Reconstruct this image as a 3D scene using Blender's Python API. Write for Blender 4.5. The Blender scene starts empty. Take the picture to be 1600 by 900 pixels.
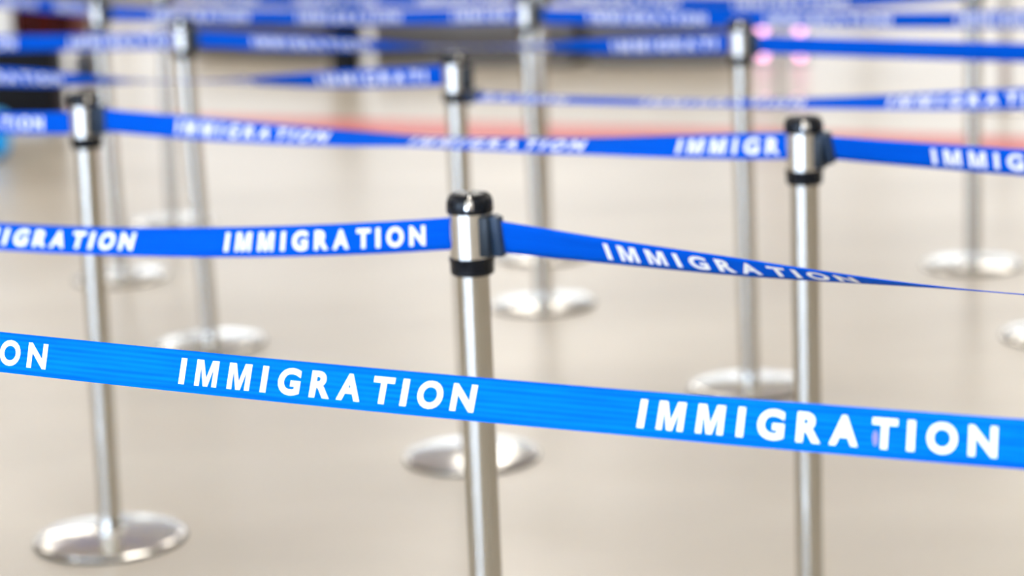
import bpy, bmesh, math, random
from mathutils import Vector, Matrix
random.seed(4)
SC = bpy.context.scene
COL = SC.collection

# ------------------------------------------------------------------ camera
F_PX, PITCH, ROLL, CAM_H = 3547.9, 0.20133, -0.039687, 1.52366
cp, sp = math.cos(PITCH), math.sin(PITCH)
fw = Vector((0, cp, -sp)); up0 = Vector((0, sp, cp)); rt0 = Vector((1, 0, 0))
rt = rt0 * math.cos(ROLL) + up0 * math.sin(ROLL)
upv = -rt0 * math.sin(ROLL) + up0 * math.cos(ROLL)
cam_d = bpy.data.cameras.new('camera')
cam_d.sensor_fit = 'HORIZONTAL'; cam_d.sensor_width = 36.0
cam_d.lens = 36.0 * F_PX / 1600.0
cam_d.clip_start = 0.05; cam_d.clip_end = 200
cam_d.dof.use_dof = True
cam_d.dof.focus_distance = 2.66
cam_d.dof.aperture_fstop = cam_d.lens / 1000 / 0.030
cam = bpy.data.objects.new('camera', cam_d); COL.objects.link(cam)
cam.matrix_world = Matrix(((rt.x, upv.x, -fw.x, 0), (rt.y, upv.y, -fw.y, 0), (rt.z, upv.z, -fw.z, CAM_H), (0, 0, 0, 1)))
SC.camera = cam

# ------------------------------------------------------------------ world (daylight outside the hall's windows)
W = bpy.data.worlds.new('daylight'); SC.world = W; W.use_nodes = True
bg = W.node_tree.nodes['Background']
bg.inputs['Color'].default_value = (0.58, 0.74, 1.0, 1)
bg.inputs['Strength'].default_value = 16.0
LAMP_STRENGTH = 9.6
SC.view_settings.view_transform = 'Standard'
SC.view_settings.look = 'None'
SC.view_settings.gamma = 1.0
SC.view_settings.use_curve_mapping = False
SC.view_settings.exposure = 0.0
SC.cycles.max_bounces = 6; SC.cycles.diffuse_bounces = 3; SC.cycles.glossy_bounces = 4
SC.cycles.caustics_reflective = False; SC.cycles.caustics_refractive = False

# ------------------------------------------------------------------ helpers
def srgb(r, g, b):
    f = lambda c: (c / 255 / 12.92) if c / 255 <= 0.04045 else ((c / 255 + 0.055) / 1.055) ** 2.4
    return (f(r), f(g), f(b), 1)

def mat(name, col, rough=0.5, metal=0.0, spec=0.5, noise=None, col2=None, bump=0.0, rough_var=0.0):
    """principled material with a procedural noise in colour / roughness / relief"""
    m = bpy.data.materials.new(name); m.use_nodes = True
    nt = m.node_tree; b = nt.nodes['Principled BSDF']
    b.inputs['Base Color'].default_value = col
    b.inputs['Roughness'].default_value = rough
    b.inputs['Metallic'].default_value = metal
    b.inputs['Specular IOR Level'].default_value = spec
    if noise:
        tc = nt.nodes.new('ShaderNodeTexCoord'); n = nt.nodes.new('ShaderNodeTexNoise')
        n.inputs['Scale'].default_value = noise; n.inputs['Detail'].default_value = 4
        nt.links.new(tc.outputs['Object'], n.inputs['Vector'])
        if col2:
            mx = nt.nodes.new('ShaderNodeMix'); mx.data_type = 'RGBA'
            mx.inputs['A'].default_value = col; mx.inputs['B'].default_value = col2
            nt.links.new(n.outputs['Fac'], mx.inputs['Factor'])
            nt.links.new(mx.outputs['Result'], b.inputs['Base Color'])
        if rough_var:
            mr = nt.nodes.new('ShaderNodeMapRange')
            mr.inputs['To Min'].default_value = max(0, rough - rough_var); mr.inputs['To Max'].default_value = rough + rough_var
            nt.links.new(n.outputs['Fac'], mr.inputs['Value']); nt.links.new(mr.outputs['Result'], b.inputs['Roughness'])
        if bump:
            bp = nt.nodes.new('ShaderNodeBump'); bp.inputs['Strength'].default_value = bump; bp.inputs['Distance'].default_value = 0.002
            nt.links.new(n.outputs['Fac'], bp.inputs['Height']); nt.links.new(bp.outputs['Normal'], b.inputs['Normal'])
    return m

def emit(name, col, s):
    m = bpy.data.materials.new(name); m.use_nodes = True
    b = m.node_tree.nodes['Principled BSDF']
    b.inputs['Base Color'].default_value = col
    b.inputs['Emission Color'].default_value = col; b.inputs['Emission Strength'].default_value = s
    return m

def obj(name, bm, m, parent=None, smooth=False, loc=None):
    me = bpy.data.meshes.new(name); bm.normal_update(); bm.to_mesh(me); bm.free()
    if smooth:
        for p in me.polygons: p.use_smooth = True
        me.set_sharp_from_angle(angle=math.radians(38))
    if m: me.materials.append(m)
    o = bpy.data.objects.new(name, me); COL.objects.link(o)
    if parent: o.parent = parent
    if loc is not None: o.location = loc
    return o

def tag(o, label=None, cat=None, group=None, kind=None):
    if label: o['label'] = label
    if cat: o['category'] = cat
    if group: o['group'] = group
    if kind: o['kind'] = kind
    return o

def empty(name, loc=(0, 0, 0), rz=0.0):
    o = bpy.data.objects.new(name, None); COL.objects.link(o)
    o.empty_display_size = 0.05; o.location = loc; o.rotation_euler = (0, 0, rz)
    return o

def box(bm, x0, x1, y0, y1, z0, z1, bev=0.0, seg=2):
    r = bmesh.ops.create_cube(bm, size=1.0)
    for v in r['verts']:
        v.co = Vector((x0 + (v.co.x + .5) * (x1 - x0), y0 + (v.co.y + .5) * (y1 - y0), z0 + (v.co.z + .5) * (z1 - z0)))
    if bev:
        es = list({e for v in r['verts'] for e in v.link_edges})
        bmesh.ops.bevel(bm, geom=es, offset=bev, segments=seg, affect='EDGES', profile=0.5)
    return bm

def bx(*a, **k): return box(bmesh.new(), *a, **k)

def lathe(prof, seg=48, bm=None, a0=0.0, a1=None):
    """revolve (r,z) points; a1 given -> closed sector"""
    bm = bm or bmesh.new()
    full = a1 is None
    n = seg
    rings = []
    for i in range(n if full else n + 1):
        a = 2 * math.pi * i / n if full else a0 + (a1 - a0) * i / n
        rings.append([bm.verts.new((r * math.cos(a), r * math.sin(a), z)) for r, z in prof])
    k = len(prof)
    for i in range(n if full else n):
        A = rings[i]; B = rings[(i + 1) % len(rings)]
        for j in range(k - 1 if full else k):
            q = [A[j], B[j], B[(j + 1) % k], A[(j + 1) % k]]
            bm.faces.new(q)
    if not full:
        bm.faces.new(rings[0][::-1]); bm.faces.new(rings[-1])
    bmesh.ops.remove_doubles(bm, verts=bm.verts, dist=1e-6)
    bmesh.ops.recalc_face_normals(bm, faces=bm.faces)
    return bm

# ------------------------------------------------------------------ materials
M_steel = mat('brushed_steel', (0.50, 0.475, 0.43, 1), 0.16, 1.0, noise=60, rough_var=0.05)
M_chrome = mat('polished_steel', (0.66, 0.645, 0.62, 1), 0.09, 1.0, noise=40, rough_var=0.03)
M_base = mat('polished_base_steel', (0.63, 0.62, 0.59, 1), 0.12, 1.0, noise=12, rough_var=0.05)
M_black = mat('black_plastic', (0.004, 0.006, 0.010, 1), 0.25, 0.0, spec=.2, noise=80, rough_var=0.05)
M_recv = mat('dark_plastic', (0.012, 0.020, 0.030, 1), 0.38, 0.0, spec=.3, noise=80, rough_var=0.05)
M_clip = mat('slate_plastic', (0.018, 0.038, 0.075, 1), 0.36, 0.0, spec=.35, noise=80, rough_var=0.05)
M_white = mat('white_print', (0.93, 0.94, 0.97, 1), 0.6, noise=300, bump=0.05)
M_smudge = mat('mauve_smudge', (0.22, 0.22, 0.62, 1), 0.7, noise=200, col2=(0.30, 0.24, 0.55, 1))

def tape_mat(name, c1, c2):
    m = bpy.data.materials.new(name); m.use_nodes = True
    nt = m.node_tree; b = nt.nodes['Principled BSDF']
    uv = nt.nodes.new('ShaderNodeUVMap'); uv.uv_map = 'UVMap'
    sep = nt.nodes.new('ShaderNodeSeparateXYZ'); nt.links.new(uv.outputs['UV'], sep.inputs['Vector'])
    # long woven ribs: noise stretched along the tape, fine across it
    comb = nt.nodes.new('ShaderNodeMapping'); comb.inputs['Scale'].default_value = (7, 150, 1)
    nt.links.new(uv.outputs['UV'], comb.inputs['Vector'])
    n = nt.nodes.new('ShaderNodeTexNoise'); n.inputs['Scale'].default_value = 1.0; n.inputs['Detail'].default_value = 3
    nt.links.new(comb.outputs['Vector'], n.inputs['Vector'])
    wv = nt.nodes.new('ShaderNodeMath'); wv.operation = 'SINE'
    ml = nt.nodes.new('ShaderNodeMath'); ml.operation = 'MULTIPLY'; ml.inputs[1].default_value = 2 * math.pi / 0.0062
    nt.links.new(sep.outputs['Y'], ml.inputs[0]); nt.links.new(ml.outputs[0], wv.inputs[0])
    ad = nt.nodes.new('ShaderNodeMath'); ad.operation = 'MULTIPLY_ADD'; ad.inputs[1].default_value = 0.14
    nt.links.new(wv.outputs[0], ad.inputs[0]); nt.links.new(n.outputs['Fac'], ad.inputs[2])
    rp = nt.nodes.new('ShaderNodeMapRange'); rp.inputs['From Min'].default_value = 0.25; rp.inputs['From Max'].default_value = 0.75
    nt.links.new(ad.outputs[0], rp.inputs['Value'])
    mx = nt.nodes.new('ShaderNodeMix'); mx.data_type = 'RGBA'
    mx.inputs['A'].default_value = c1; mx.inputs['B'].default_value = c2
    nt.links.new(rp.outputs['Result'], mx.inputs['Factor']); nt.links.new(mx.outputs['Result'], b.inputs['Base Color'])
    bp = nt.nodes.new('ShaderNodeBump'); bp.inputs['Strength'].default_value = 0.35; bp.inputs['Distance'].default_value = 0.0006
    nt.links.new(ad.outputs[0], bp.inputs['Height']); nt.links.new(bp.outputs['Normal'], b.inputs['Normal'])
    b.inputs['Roughness'].default_value = 0.75; b.inputs['Specular IOR Level'].default_value = 0.03
    return m
M_tape = tape_mat('woven_blue_tape', (0.0, 0.080, 0.56, 1), (0.0, 0.101, 0.63, 1))
M_tape_lit = tape_mat('woven_blue_tape_lit', (0.0, 0.122, 0.70, 1), (0.0, 0.195, 0.80, 1))  # same blue tape, the nearest one's stronger light put into its colour

def floor_mat():
    m = bpy.data.materials.new('polished_beige_floor'); m.use_nodes = True
    nt = m.node_tree; b = nt.nodes['Principled BSDF']
    tc = nt.nodes.new('ShaderNodeTexCoord')
    mp = nt.nodes.new('ShaderNodeMapping'); mp.inputs['Scale'].default_value = (0.55, 1.1, 1); mp.inputs['Rotation'].default_value = (0, 0, 0.5)
    nt.links.new(tc.outputs['Object'], mp.inputs['Vector'])
    n1 = nt.nodes.new('ShaderNodeTexNoise'); n1.inputs['Scale'].default_value = 1.3; n1.inputs['Detail'].default_value = 3
    nt.links.new(mp.outputs['Vector'], n1.inputs['Vector'])
    n2 = nt.nodes.new('ShaderNodeTexNoise'); n2.inputs['Scale'].default_value = 220; n2.inputs['Detail'].default_value = 2
    nt.links.new(tc.outputs['Object'], n2.inputs['Vector'])
    a = nt.nodes.new('ShaderNodeMath'); a.operation = 'MULTIPLY_ADD'; a.inputs[1].default_value = 0.25
    nt.links.new(n2.outputs['Fac'], a.inputs[0]); nt.links.new(n1.outputs['Fac'], a.inputs[2])
    rp = nt.nodes.new('ShaderNodeMapRange'); rp.inputs['From Min'].default_value = 0.38; rp.inputs['From Max'].default_value = 0.88
    nt.links.new(a.outputs[0], rp.inputs['Value'])
    mx = nt.nodes.new('ShaderNodeMix'); mx.data_type = 'RGBA'
    mx.inputs['A'].default_value = (0.47, 0.415, 0.335, 1); mx.inputs['B'].default_value = (0.60, 0.54, 0.445, 1)
    nt.links.new(rp.outputs['Result'], mx.inputs['Factor']); nt.links.new(mx.outputs['Result'], b.inputs['Base Color'])
    b.inputs['Roughness'].default_value = 0.30; b.inputs['Specular IOR Level'].default_value = 0.5
    return m
M_floor = floor_mat()
M_line = mat('red_floor_line', (0.58, 0.055, 0.035, 1), 0.4, noise=6, col2=(0.66, 0.085, 0.06, 1))
M_wall = mat('beige_wall', (0.50, 0.44, 0.36, 1), 0.7, noise=3, col2=(0.54, 0.48, 0.40, 1))
M_ceil = mat('white_ceiling', (0.80, 0.79, 0.77, 1), 0.8, noise=5, col2=(0.83, 0.82, 0.80, 1))
M_frame = mat('aluminium_frame', (0.45, 0.46, 0.48, 1), 0.4, 0.6, noise=20, rough_var=0.05)
M_lamp = emit('lamp_diffuser', (1.0, 0.955, 0.88, 1), LAMP_STRENGTH)

# ------------------------------------------------------------------ the hall
X0, X1, Y0, Y1, HZ = -11.0, 11.0, -9.0, 22.0, 4.2
def struct(name, bm, m, parent=None, **k):
    o = obj(name, bm, m, parent, **k)
    if parent is None: o['kind'] = 'structure'
    return o
floor_o = struct('floor', bx(X0, X1, Y0, Y1, -0.12, 0.0), M_floor)
# painted line on the floor, parallel to the lanes
ln = bmesh.new()
a = Vector((-10.9, 17.0)); b_ = Vector((10.9, 5.85)); d = (b_ - a).normalized(); nn = Vector((-d.y, d.x)) * 0.30
vs = [a - nn, b_ - nn, b_ + nn, a + nn]
lo = [ln.verts.new((p.x, p.y, 0.0)) for p in vs]; hi = [ln.verts.new((p.x, p.y, 0.0012)) for p in vs]
ln.faces.new(hi); ln.faces.new(lo[::-1])
for i in range(4): ln.faces.new((lo[i], lo[(i + 1) % 4], hi[(i + 1) % 4], hi[i]))
struct('floor_line', ln, M_line, floor_o)['label'] = 'red painted line crossing the floor'
ceil_o = struct('ceiling', bx(X0, X1, Y0, Y1, HZ, HZ + 0.15), M_ceil)
for i in range(5):
    for j in range(7):
        cx = X0 + 2.2 + i * 4.4; cy = Y0 + 2.2 + j * 4.4
        hs = obj('lamp_housing', bx(cx - .66, cx + .66, cy - .66, cy + .66, HZ - .05, HZ, bev=.01), M_frame, ceil_o)
        obj('lamp_diffuser', bx(cx - .6, cx + .6, cy - .6, cy + .6, HZ - .06, HZ - .05), M_lamp, hs)
struct('wall_right', bx(X1, X1 + .2, Y0, Y1, 0, HZ), M_wall)
GY0, GY1 = -8.6, -1.6   # glazed stretch of the left wall, behind the viewer
bm = bx(X0 - .2, X0, Y0, GY0, 0, HZ); box(bm, X0 - .2, X0, GY1, Y1, 0, HZ)
box(bm, X0 - .2, X0, GY0, GY1, 0, .05); box(bm, X0 - .2, X0, GY0, GY1, HZ - .35, HZ)
struct('wall_left', bm, M_wall)
bm = bmesh.new()
for i in range(5):
    y = GY0 + (GY1 - GY0) * i / 4
    box(bm, X0 - .13, X0 - .05, y - .04, y + .04, .05, HZ - .35)
for z in (.05, 2.3, HZ - .43): box(bm, X0 - .125, X0 - .055, GY0, GY1, z, z + .08)
struct('window_5', bm, M_frame)

def glazed_wall(name, spans, y, th, base, tint=False):
    """wall along x with window openings (x0, x1, z0, z1)"""
    bm = bmesh.new(); cur = X0
    for x0, x1, z0, z1 in spans + [(X1, X1, 0, 0)]:
        if x0 > cur: box(bm, cur, x0, y, y + th, 0, HZ)
        if x1 > x0:
            if z0 > 0: box(bm, x0, x1, y, y + th, 0, z0)
            box(bm, x0, x1, y, y + th, z1, HZ)
        cur = x1
    struct(name, bm, M_wall)
    for k, (x0, x1, z0, z1) in enumerate(spans):
        bm = bmesh.new()
        nb = max(1, round((x1 - x0) / 1.6)); w = (x1 - x0) / nb
        for i in range(nb + 1): box(bm, x0 + i * w - .03, x0 + i * w + .03, y + .05, y + .13, z0, z1)
        for z in (z0, z1 - .07): box(bm, x0, x1, y + .055, y + .125, z, z + .07)
        wn = struct('window_%d' % (base + k), bm, M_frame)
        if tint:
            for i in range(nb): obj('dimming_pane', bx(x0 + i * w + .03, x0 + (i + 1) * w - .03, y + .085, y + .091, z0 + .07, z1 - .07), M_tint, wn)
M_tint = bpy.data.materials.new('glare_dimming_glass'); M_tint.use_nodes = True  # unseen far panes, added to dim the daylight and its glare on the floor
nt = M_tint.node_tree; nt.nodes.remove(nt.nodes['Principled BSDF'])
tr = nt.nodes.new('ShaderNodeBsdfTransparent'); tr.inputs['Color'].default_value = (.48, .435, .385, 1)
gl = nt.nodes.new('ShaderNodeBsdfGlossy'); gl.inputs['Roughness'].default_value = .02
ms = nt.nodes.new('ShaderNodeMixShader'); ms.inputs[0].default_value = .05
nt.links.new(tr.outputs[0], ms.inputs[1]); nt.links.new(gl.outputs[0], ms.inputs[2]); nt.links.new(ms.outputs[0], nt.nodes['Material Output'].inputs['Surface'])
glazed_wall('wall_back', [(-9.5, -2.2, .05, 3.85)], Y0 - .2, .2, 1)
glazed_wall('wall_far', [(-10.8, -3.7, .45, 3.6), (-3.6, 3.5, .45, 3.6), (3.6, 10.8, .45, 3.6)], Y1, .2, 2, True)
struct('baseboard_far', bx(X0, X1, Y1 - .02, Y1, 0, .14), mat('grey_skirting', (0.22, 0.22, 0.23, 1), 0.5, noise=8, rough_var=.05))

# ------------------------------------------------------------------ posts
LANE = math.radians(-31)
def post_meshes():
    me = {}
    def keep(n, bm, m, smooth=True):
        o = obj(n, bm, m, None, smooth); me[n] = o.data; bpy.data.objects.remove(o)
    keep('base', lathe([(0, .001), (.158, .001), (.1635, .004), (.165, .007), (.1640, .0095), (.160, .0118), (.154, .0138), (.140, .0155), (.10, .0180), (.06, .0200),
                        (.0335, .0212), (.0325, .0245), (.0295, .0262), (.0255, .0266), (0, .0266)], 72), M_base)
    keep('base_shadow_ring', lathe([(.12, 0), (.1675, 0), (.1680, .005), (.1655, .0072), (.12, .0065), (.12, 0)], 72), M_black)  # black ring stands in for contact shadow and dark edge line under the rim
    keep('pole', lathe([(0, .02), (.025, .02), (.025, .885), (0, .885)], 48), M_steel)
    keep('collar', lathe([(0, .879), (.030, .879), (.0325, .882), (.0328, .8985), (.0342, .901), (.0342, .905), (0, .905)], 48), M_black)
    keep('cassette', lathe([(0, .905), (.0315, .905), (.0315, .971), (0, .971)], 56), M_chrome)
    # black crown of four rounded lobes over a bright plate
    bm = lathe([(0, .971), (.0335, .971), (.0348, .974), (.0348, .978), (0, .978)], 56)
    g = math.radians(11)
    prof = [(.0060, .978), (.0060, .9995), (.021, 1.0), (.0275, .9985), (.0318, .9945), (.0342, .9885), (.0348, .983), (.0348, .978)]
    for q in range(4):
        lathe(prof, 10, bm, q * math.pi / 2 + g, (q + 1) * math.pi / 2 - g)
    keep('crown', bm, M_black)
    keep('crown_plate', lathe([(0, .978), (.0330, .978), (.0330, .986), (.029, .9925), (0, .9955)], 40), M_chrome)
    bm = bmesh.new(); box(bm, .022, .040, -.019, .019, .908, .968, bev=.003)
    box(bm, .038, .0415, -.015, .015, .911, .965, bev=.001, seg=1)
    keep('tape_receiver', bm, M_recv, True)
    return me
PM = post_meshes()
POSTS = {}
def post(key, x, y, label, lean=(0, 0), crown=0.0, recv=True, group='retractable tape stanchions'):
    r = empty('stanchion_post', (x, y, 0), LANE)
    # lean: sideways shift (m) of the top per metre of height, in world x / y
    R = Matrix.Rotation(math.atan(lean[0]), 4, 'Y') @ Matrix.Rotation(-math.atan(lean[1]), 4, 'X') @ Matrix.Rotation(LANE, 4, 'Z')
    r.rotation_euler = R.to_euler()
    tag(r, label, 'stanchion', group)
    for n in ('base', 'base_shadow_ring', 'pole', 'collar', 'cassette', 'crown', 'crown_plate') + (('tape_receiver',) if recv else ()):
        o = bpy.data.objects.new(n, PM[n]); COL.objects.link(o); o.parent = r
        if n == 'base': bs_ = o
        if n == 'base_shadow_ring': o.parent = bs_
        if n == 'crown': o.rotation_euler.z = crown; cr = o
        if n == 'crown_plate': o.parent = cr
    POSTS[key] = (x, y, lean)
    return r
def head(key, z=.937):
    x, y, l = POSTS[key]
    return Vector((x + l[0] * z, y + l[1] * z))

CR = math.radians(-60)   # crown notch turned towards the viewer
post('P1', -.057, 3.275, 'sharpest steel stanchion, in the middle, with black notched crown', crown=CR)
post('P2', .526, 3.982, 'steel stanchion right of the middle one, tapes at both sides of its black head', crown=CR)
post('A', -.913, 4.844, 'steel stanchion at far left whose round base shows in the lower left corner', (.014, 0), CR + .5)
post('C', -.115, 5.403, 'steel stanchion directly behind the middle one, its base peeking out under the nearest tape', (0, 0), CR + .35)
post('B', -.928, 6.783, 'blurred bright steel stanchion second from left, base cut by the nearest tape', (-.023, 0), CR)
post('E', .635, 5.977, 'blurred steel stanchion left of the right front one, base just above the nearest tape', (-.010, 0), CR)
post('H', .099, 7.169, 'blurred steel stanchion with head at top edge, base right of the middle black head', (-.020, 0), CR)
post('G', -1.383, 7.913, 'blurred steel stanchion just behind the far left one, slim base under the word tape', (-.014, 0), CR)
post('D', .120, 8.014, 'blurred pale stanchion immediately right of the one at the top edge', (.012, 0), CR)
post('J', -1.355, 9.027, 'faint blurred stanchion pole between the two left poles, farthest on the left', (.02, 0), CR)
post('F', 1.563, 7.540, 'blurred grey stanchion near the right edge with a whole round base', (0, 0), CR)
post('M', 1.589, 6.447, 'stanchion at right edge of which only the left rim of the base shows', (0, 0), CR)
post('K', 1.477, 12.181, 'faint far stanchion pole left of the right front head', (0, 0), CR)
post('N', 2.567, 11.596, 'faint far stanchion pole close to the right edge', (0, 0), CR)
off = 'stanchions outside the picture'
post('L0', -.875, 2.796, 'stanchion outside the frame holding the left end of the nearest tape', crown=CR, group=off)
post('R0', .707, 1.952, 'stanchion outside the frame holding the right end of the nearest tape', crown=CR, group=off)
post('L1', -1.517, 4.107, 'stanchion outside the frame left of the middle stanchion', crown=CR, group=off)
post('R2', 1.337, 2.338, 'stanchion outside the frame right of the middle stanchion', crown=CR, group=off)
post('L3', -2.274, 5.803, 'stanchion outside the frame left of the far left stanchion', crown=CR, group=off)
post('R5', 1.914, 3.093, 'stanchion outside the frame at the end of the right front tape', crown=CR, group=off)
post('L6', -1.645, 6.144, 'stanchion outside the frame at the end of the twisted left tape', crown=CR, group=off)
post('R7', 1.464, 4.649, 'stanchion outside the frame at the end of the flat twisted tape', crown=CR, group=off)
post('L8', -2.518, 7.416, 'stanchion outside the frame left of the second left stanchion', crown=CR, group=off)
post('R10', 2.002, 4.973, 'stanchion outside the frame at the end of the plain blue tape', crown=CR, group=off)
post('L13', -2.309, 9.343, 'stanchion outside the frame behind the luggage side', crown=CR, group=off)

# ------------------------------------------------------------------ printed word: measured letter layout
WORD_L, CAP = 0.388, 0.0300
LAYOUT = [('I', .011, .0078), ('M', .0968, .0305), ('M', .212, .0305), ('I', .299, .0078), ('G', .3846, .0295), ('R', .4915, .0265),
          ('A', .588, .0305), ('T', .698, .0265), ('I', .769, .0080), ('O', .851, .0315), ('N', .957, .0290)]
def font_glyph(ch):
    c = bpy.data.curves.new('glyph', 'FONT'); c.body = ch; c.size = 1.0; c.resolution_u = 5
    c.offset = 0.040
    o = bpy.data.objects.new('glyph', c); COL.objects.link(o)
    dg = bpy.context.evaluated_depsgraph_get(); dg.update()
    me = bpy.data.meshes.new_from_object(o.evaluated_get(dg))
    bpy.data.objects.remove(o); bpy.data.curves.remove(c)
    bm = bmesh.new(); bm.from_mesh(me); bpy.data.meshes.remove(me)
    bmesh.ops.remove_doubles(bm, verts=bm.verts, dist=1e-5)
    return bm
def glyph(ch, width):
    """bold letter outline as (verts, faces); x centred, y centred on cap height"""
    if ch == 'M':
        bm = bmesh.new()
        pts = [(0, 0), (.215, 0), (.215, .70), (.40, 0), (.60, 0), (.785, .70), (.785, 0), (1, 0), (1, 1), (.70, 1), (.5, .32), (.30, 1), (0, 1)]
        bm.faces.new([bm.verts.new((x, y, 0)) for x, y in pts])
        bm.normal_update(); bmesh.ops.triangulate(bm, faces=bm.faces[:])
    else:
        bm = font_glyph(ch)
    xs = [v.co.x for v in bm.verts]; ys = [v.co.y for v in bm.verts]
    x0, x1, y0, y1 = min(xs), max(xs), min(ys), max(ys)
    h = CAP * (1.03 if ch in 'OG' else 1.0)
    for v in bm.verts:
        v.co.x = ((v.co.x - x0) / (x1 - x0) - .5) * width; v.co.y = ((v.co.y - y0) / (y1 - y0) - .5) * h; v.co.z = 0
    for axis, rng in ((Vector((1, 0, 0)), [k * .008 for k in range(-2, 3)]), (Vector((0, 1, 0)), [-.008, 0, .008])):
        for d in rng:
            bmesh.ops.bisect_plane(bm, geom=bm.verts[:] + bm.edges[:] + bm.faces[:], plane_co=axis * d, plane_no=axis, dist=1e-6)
    bm.verts.index_update()
    V = [(v.co.x, v.co.y) for v in bm.verts]; Fc = [[v.index for v in f.verts] for f in bm.faces]
    # front side out
    def area(f): return sum(V[f[i - 1]][0] * V[f[i]][1] - V[f[i]][0] * V[f[i - 1]][1] for i in range(len(f)))
    Fc = [f if area(f) > 0 else f[::-1] for f in Fc]
    bm.free()
    return V, Fc
GL = {}
for ch, u, w in LAYOUT:
    if (ch, w) not in GL: GL[(ch, w)] = glyph(ch, w)

# ------------------------------------------------------------------ tapes
TW, TH = 0.048, 0.0011
def tape(a, b, z0, z1, sag, keys, words, label, clip=True, clip_in=.036, smudge=None, m=None):
    A = head(a); B = head(b); D = B - A; L = D.length; t = D / L
    n = Vector((t.y, -t.x, 0)); T3 = Vector((t.x, t.y, 0)); Z = Vector((0, 0, 1))
    org = Vector(((A.x + B.x) / 2, (A.y + B.y) / 2, (z0 + z1) / 2))
    # twist profile: linear keys smoothed with a moving window
    def lin(x):
        x = min(max(x, keys[0][0]), keys[-1][0])
        for (p, q), (r, s) in zip(keys, keys[1:]):
            if x <= r: return q + (s - q) * (x - p) / max(r - p, 1e-6)
        return keys[-1][1]
    def phi(x): return math.radians(sum(lin(x + k * .015) for k in range(-4, 5)) / 9)
    def frame(x):
        s = x / L
        P = Vector((A.x + D.x * s, A.y + D.y * s, z0 + (z1 - z0) * s - 4 * sag * s * (1 - s))) - org
        f = phi(x)
        return P, Z * math.cos(f) + n * math.sin(f), n * math.cos(f) - Z * math.sin(f)
    bm = bmesh.new(); uvl = bm.loops.layers.uv.new('UVMap')
    xs0, xs1 = .030, L - .026
    N = int((xs1 - xs0) / .012); K = 4
    rows = []
    for i in range(N + 1):
        x = xs0 + (xs1 - xs0) * i / N
        P, w, nv = frame(x)
        r = []
        for sd in (1, -1):
            for k in range(K + 1):
                vv = (k / K - .5) * TW
                r.append((bm.verts.new(P + w * vv + nv * (sd * TH / 2)), x, vv))
        rows.append(r)
    def quad(q):
        f = bm.faces.new([z[0] for z in q])
        for lp, z in zip(f.loops, q): lp[uvl].uv = (z[1], z[2])
        f.smooth = True
    for i in range(N):
        R0, R1 = rows[i], rows[i + 1]
        for k in range(K):
            quad((R0[k], R1[k], R1[k + 1], R0[k + 1]))
            o = K + 1
            quad((R0[o + k], R0[o + k + 1], R1[o + k + 1], R1[o + k]))
        quad((R0[0], R0[K + 1], R1[K + 1], R1[0])); quad((R0[K], R1[K], R1[2 * K + 1], R0[2 * K + 1]))
    o = obj('barrier_tape', bm, m or M_tape, None, loc=org)
    tag(o, label, 'barrier tape', 'blue barrier tapes')
    # lettering
    def put(name, V, Fc, m, x0, y0=0.0, lift=.0006):
        bb = bmesh.new(); vs = []
        for (u, v_) in V:
            P, w, nv = frame(x0 + u)
            vs.append(bb.verts.new(P + w * (v_ + y0) + nv * (TH / 2 + lift)))
        for f in Fc:
            try: bb.faces.new([vs[i] for i in f])
            except ValueError: pass
        q = obj(name, bb, m, o); return q
    for ws in words:
        ws, wsc = ws if isinstance(ws, tuple) else (ws, 1.0)
        V, Fc, nl = [], [], 0
        for ch, u, w in LAYOUT:
            c = ws + u * WORD_L * wsc
            if c - w / 2 < xs0 + .02 or c + w / 2 > xs1 - .012: continue
            gv, gf = GL[(ch, w)]; k = len(V); nl += 1
            V += [(c + x * wsc, y) for x, y in gv]; Fc += [[i + k for i in f] for f in gf]
        if nl > 2: put('printed_word', V, Fc, M_white, 0.0)
    if smudge:
        u, v_ = smudge
        pts = [(u + .0035 * math.cos(k * .63) * random.uniform(.7, 1), v_ + .008 * math.sin(k * .63) * random.uniform(.8, 1)) for k in range(10)]
        put('smudge', pts, [list(range(10))], M_smudge, 0.0, lift=.0004)['label'] = 'small mauve smudge beside a letter'
    if clip:
        # end clip that hooks the tape into the next post
        P, w, nv = frame(clip_in + .008)
        bm = bx(-.0085, .0115, -.0085, .0085, -.030, .030, bev=.0025)
        box(bm, .009, .0135, -.0045, .0045, -.0265, .0265, bev=.0015, seg=1)
        R = Matrix((( T3.x, -nv.x, w.x, P.x), (T3.y, -nv.y, w.y, P.y), (T3.z, -nv.z, w.z, P.z), (0, 0, 0, 1)))
        bmesh.ops.transform(bm, matrix=R, verts=bm.verts)
        bmesh.ops.recalc_face_normals(bm, faces=bm.faces)
        obj('end_clip', bm, M_clip, o, smooth=True)
    return o

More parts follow.
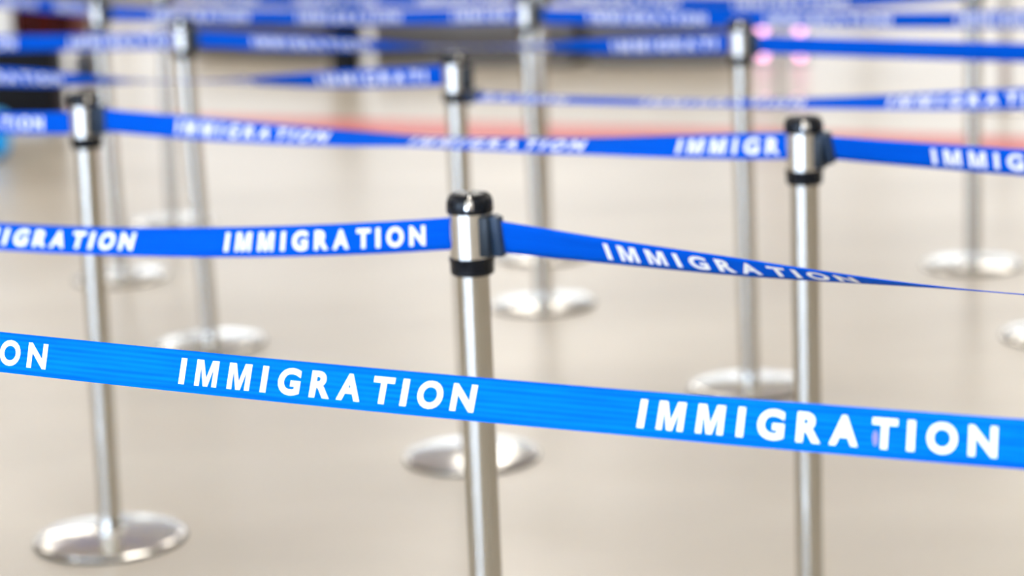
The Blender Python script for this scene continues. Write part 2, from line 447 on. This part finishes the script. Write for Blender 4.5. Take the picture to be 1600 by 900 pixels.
Z_ = [(0, 0), (2, 0)]
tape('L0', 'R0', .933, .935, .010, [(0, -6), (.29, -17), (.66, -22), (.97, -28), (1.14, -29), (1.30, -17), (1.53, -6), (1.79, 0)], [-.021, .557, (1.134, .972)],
     'nearest brightest blue tape crossing the lower picture from edge to edge', smudge=(1.388, -.005), m=M_tape_lit)
tape('L1', 'P1', .915, .941, .042, [(0, 0), (.5, -26), (.77, -32), (1.06, -30), (1.23, -20), (1.45, -8), (1.6, -2), (1.68, 0)], [.086, .668, (1.234, .955)],
     'blue tape with large white lettering running left from the middle stanchion')
tape('P1', 'R2', .941, .941, .024, [(0, 2), (.056, 8), (.234, 32), (.428, 46), (.613, 66), (.717, 75), (.847, 78), (1.1, 66), (1.4, 35), (1.68, 4)], [.230, .810],
     'blue tape running right from the middle stanchion, twisting until it is edge-on')
tape('L3', 'A', .937, .933, .024, [(0, 0), (.8, -10), (1.67, 0)], [.003, .583, 1.163],
     'short stretch of blue tape left of the far left stanchion, reading ION')
tape('A', 'P2', .943, .947, .021, [(0, 0), (.075, -4), (.257, -14), (.45, -38), (.67, -56), (.853, -76), (1.0, -68), (1.252, -57), (1.425, -38), (1.6, -12), (1.67, -6)], [.250, .836, 1.416],
     'blue tape between the far left and the right front stanchions, tilted in its middle')
tape('P2', 'R5', .947, .937, .013, [(0, 26), (.24, 20), (.4, 14), (.9, 5), (1.65, 0)], [.240, .820],
     'blue tape running right from the right front stanchion to the picture edge')
tape('L6', 'C', .937, .944, .022, [(0, 4), (.35, 8), (.5, 22), (.6, 45), (.75, 70), (.9, 84), (1.05, 76), (1.18, 55), (1.33, 30), (1.5, 8), (1.7, 0)], [.165, .745, 1.32],
     'blue tape running left from the stanchion behind the middle one, pinched edge-on halfway')
tape('C', 'R7', .895, .933, .023, [(0, -72), (.3, -79), (.68, -79), (.9, -67), (1.06, -55), (1.2, -38), (1.34, -25), (1.75, -5)], [-.10, .48, 1.058],
     'thin looking blue tape lying flat, running right above the red floor line')
tape('L8', 'B', .937, .932, .011, Z_, [.137, .717, 1.297], 'blurred blue tape left of the second left stanchion')
tape('B', 'E', .938, .937, .018, [(0, 0), (.25, 8), (.5, 25), (.66, 45), (.87, 80), (1.05, 80), (1.2, 58), (1.4, 18), (1.76, 0)], [.246, .826, 1.40],
     'blurred blue tape from the second left stanchion past the middle, pinched halfway')
tape('E', 'R10', .935, .936, .004, [(0, 4), (.8, 10), (1.7, 0)], [], 'plain unprinted blue tape in the upper right corner')
tape('G', 'H', .938, .936, .012, Z_, [.23, .81, 1.39], 'blurred blue tape along the top edge, left half')
tape('H', 'M', .933, .922, .008, Z_, [.212, .788, 1.368], 'blurred blue tape along the top edge, right half')
tape('L13', 'G', .938, .950, .004, Z_, [.15, .73, 1.31], 'blurred strip of blue tape at the top left corner')
tape('J', 'D', .922, .939, .026, Z_, [.10, .68, 1.26], 'farthest blurred blue tape touching the top edge left of centre')
tape('D', 'F', .942, .926, .043, Z_, [.12, .70], 'farthest blurred blue tape touching the top edge right of centre')

# ------------------------------------------------------------------ things behind the queue
M_plinth = mat('grey_plinth', (0.12, 0.112, 0.105, 1), 0.5, noise=8, rough_var=.05)
M_seat = mat('grey_seat', (0.26, 0.26, 0.28, 1), 0.45, noise=8, rough_var=.05)
def bench(x, y, rz, w, label):
    r = empty('low_bench', (x, y, 0), rz); tag(r, label, 'bench', 'low benches at the back')
    obj('plinth', bx(-w / 2 + .02, w / 2 - .02, .03, .50, 0, .24, bev=.006), M_plinth, r)
    st = obj('seat', bx(-w / 2, w / 2, 0, .53, .24, .34, bev=.02, seg=3), M_seat, r, True)
    k = 3; pw = w / k
    for i in range(1, k): obj('seam', bx(-w / 2 + i * pw - .004, -w / 2 + i * pw + .004, -.002, .532, .245, .342), M_plinth, st)
bench(-1.75, 15.75, math.radians(-42), 1.30, 'blurred low grey bench along the top edge, left one')
bench(-.22, 14.68, math.radians(-22), 1.42, 'blurred low grey bench along the top edge, middle one')
bench(.98, 14.25, math.radians(-14), .90, 'blurred low grey bench along the top edge, right one')

# dark waste bin in front of the counters
r = empty('waste_bin', (-1.0, 14.45, 0)); tag(r, 'blurred dark waste bin in front of the grey benches', 'bin')
obj('body', lathe([(0, .02), (.085, .02), (.095, .03), (.105, .60), (0, .60)], 32), M_black, r, True)
obj('foot_ring', lathe([(.05, 0), (.10, 0), (.10, .02), (.05, .02), (.05, 0)], 32), M_recv, r, True)
obj('lid', lathe([(0, .60), (.112, .60), (.114, .63), (.09, .67), (.03, .685), (0, .685)], 32), M_recv, r, True)

# gate pillars with pink signal lamps
M_pillar = mat('pale_pillar', (0.60, 0.58, 0.58, 1), 0.35, noise=8, rough_var=.05)
M_pink = emit('pink_signal', (1.0, 0.45, 0.75, 1), 4.0)
for x, y, lab in ((1.62, 14.15, 'left of the two blurred gate pillars with pink lamps'), (1.84, 14.05, 'right of the two blurred gate pillars with pink lamps')):
    r = empty('gate_pillar', (x, y, 0)); tag(r, lab, 'gate pillar', 'gate pillars with pink lamps')
    obj('body', bx(-.045, .045, 0, .25, 0, .95, bev=.015), M_pillar, r)
    obj('foot_plate', bx(-.07, .07, -.03, .28, 0, .015, bev=.004), M_frame, r)
    obj('top_cap', bx(-.05, .05, -.005, .255, .95, .975, bev=.008), M_recv, r)
    for z in (.06, .22, .37):
        bm = lathe([(0, 0), (.028, 0), (.028, .006), (.022, .011), (0, .013)], 20)
        bmesh.ops.rotate(bm, verts=bm.verts, cent=(0, 0, 0), matrix=Matrix.Rotation(math.pi / 2, 3, 'X'))
        obj('signal_lamp', bm, M_pink, r, True, loc=(0, -.0005, z))

# luggage at the far left
M_case = mat('black_suitcase', (0.006, 0.006, 0.008, 1), 0.6, spec=.15, noise=30, rough_var=.08)
M_red = mat('dark_red_canvas', (0.045, 0.004, 0.002, 1), 0.8, spec=.1, noise=50, col2=(0.055, 0.006, 0.003, 1), bump=.2)
M_tan = mat('brown_leather', (0.13, 0.035, 0.022, 1), 0.6, noise=30, bump=.2)
M_cyan = mat('cyan_fabric', (0.004, 0.37, 0.90, 1), 0.6, noise=60, col2=(0.01, 0.42, 0.93, 1), bump=.1)
M_bagw = mat('white_paper', (0.86, 0.84, 0.79, 1), 0.7, noise=20, bump=.1)
r = empty('suitcase', (-2.60, 11.95, 0)); tag(r, 'black suitcase on wheels behind the far left stanchion head', 'suitcase')
bd = obj('shell', bx(-.24, .24, 0, .32, .05, .50, bev=.035, seg=4), M_case, r, True)
for z in (.13, .23, .33, .42): obj('rib', bx(-.20, .20, -.006, .004, z, z + .02, bev=.003, seg=1), M_case, bd)
for sx in (-.19, .19):
    for y in (.05, .27):
        bm = lathe([(0, -.011), (.020, -.011), (.025, -.006), (.025, .006), (.020, .011), (0, .011)], 20)
        bmesh.ops.rotate(bm, verts=bm.verts, cent=(0, 0, 0), matrix=Matrix.Rotation(math.pi / 2, 3, 'Y'))
        obj('wheel', bm, M_black, r, True, loc=(sx, y, .025))
        obj('wheel_fork', bx(sx - .016, sx + .016, y - .014, y + .014, .035, .056), M_recv, r)
obj('side_handle', bx(.238, .262, .10, .22, .24, .27, bev=.008), M_recv, r)
r = empty('duffel_bag', (-2.385, 12.06, .502)); tag(r, 'dark red duffel bag lying on top of the black suitcase', 'bag')
bm = bmesh.new(); box(bm, -.17, .13, -.11, .11, 0, .20, bev=.05, seg=4); obj('body', bm, M_red, r, True)
bm = bmesh.new(); box(bm, .125, .20, -.105, .105, .006, .19, bev=.045, seg=4); obj('end_pocket', bm, M_tan, r, True)
obj('bottom_panel', bx(-.15, .17, -.09, .09, -.001, .012, bev=.004), M_case, r)
for x in (-.09, .05): obj('strap', bx(x, x + .025, -.114, .114, .004, .204, bev=.01), M_case, r)
r = empty('paper_bag', (-2.655, 12.06, .502)); tag(r, 'white paper bag beside the dark red bag on the suitcase', 'bag')
obj('body', bx(-.09, .085, -.08, .08, 0, .26, bev=.008), M_bagw, r)
for y in (-.06, .06): obj('handle', bx(-.04, .04, y - .003, y + .003, .255, .31, bev=.002, seg=1), M_bagw, r)
r = empty('small_case', (-2.62, 11.15, 0)); tag(r, 'bright cyan small case cut off by the left edge', 'suitcase')
obj('shell', bx(-.20, .165, -.08, .10, .015, .24, bev=.05, seg=4), M_cyan, r, True)
for x in (-.14, .10): obj('foot', bx(x, x + .03, -.05, .07, 0, .022, bev=.004), M_black, r)
obj('carry_handle', bx(-.07, .05, -.005, .02, .238, .262, bev=.008), M_recv, r)

r = empty('backpack', (-2.66, 14.55, 0)); tag(r, 'blurred small grey backpack on the floor right behind the suitcase', 'bag')
obj('body', bx(-.09, .09, -.06, .06, 0, .21, bev=.04, seg=4), mat('grey_canvas', (0.10, 0.10, 0.11, 1), 0.8, noise=40, bump=.2), r, True)
obj('front_pocket', bx(-.065, .065, -.08, -.055, .02, .12, bev=.012), M_recv, r, True)
obj('grab_loop', bx(-.025, .025, .01, .02, .20, .235, bev=.004), M_recv, r)
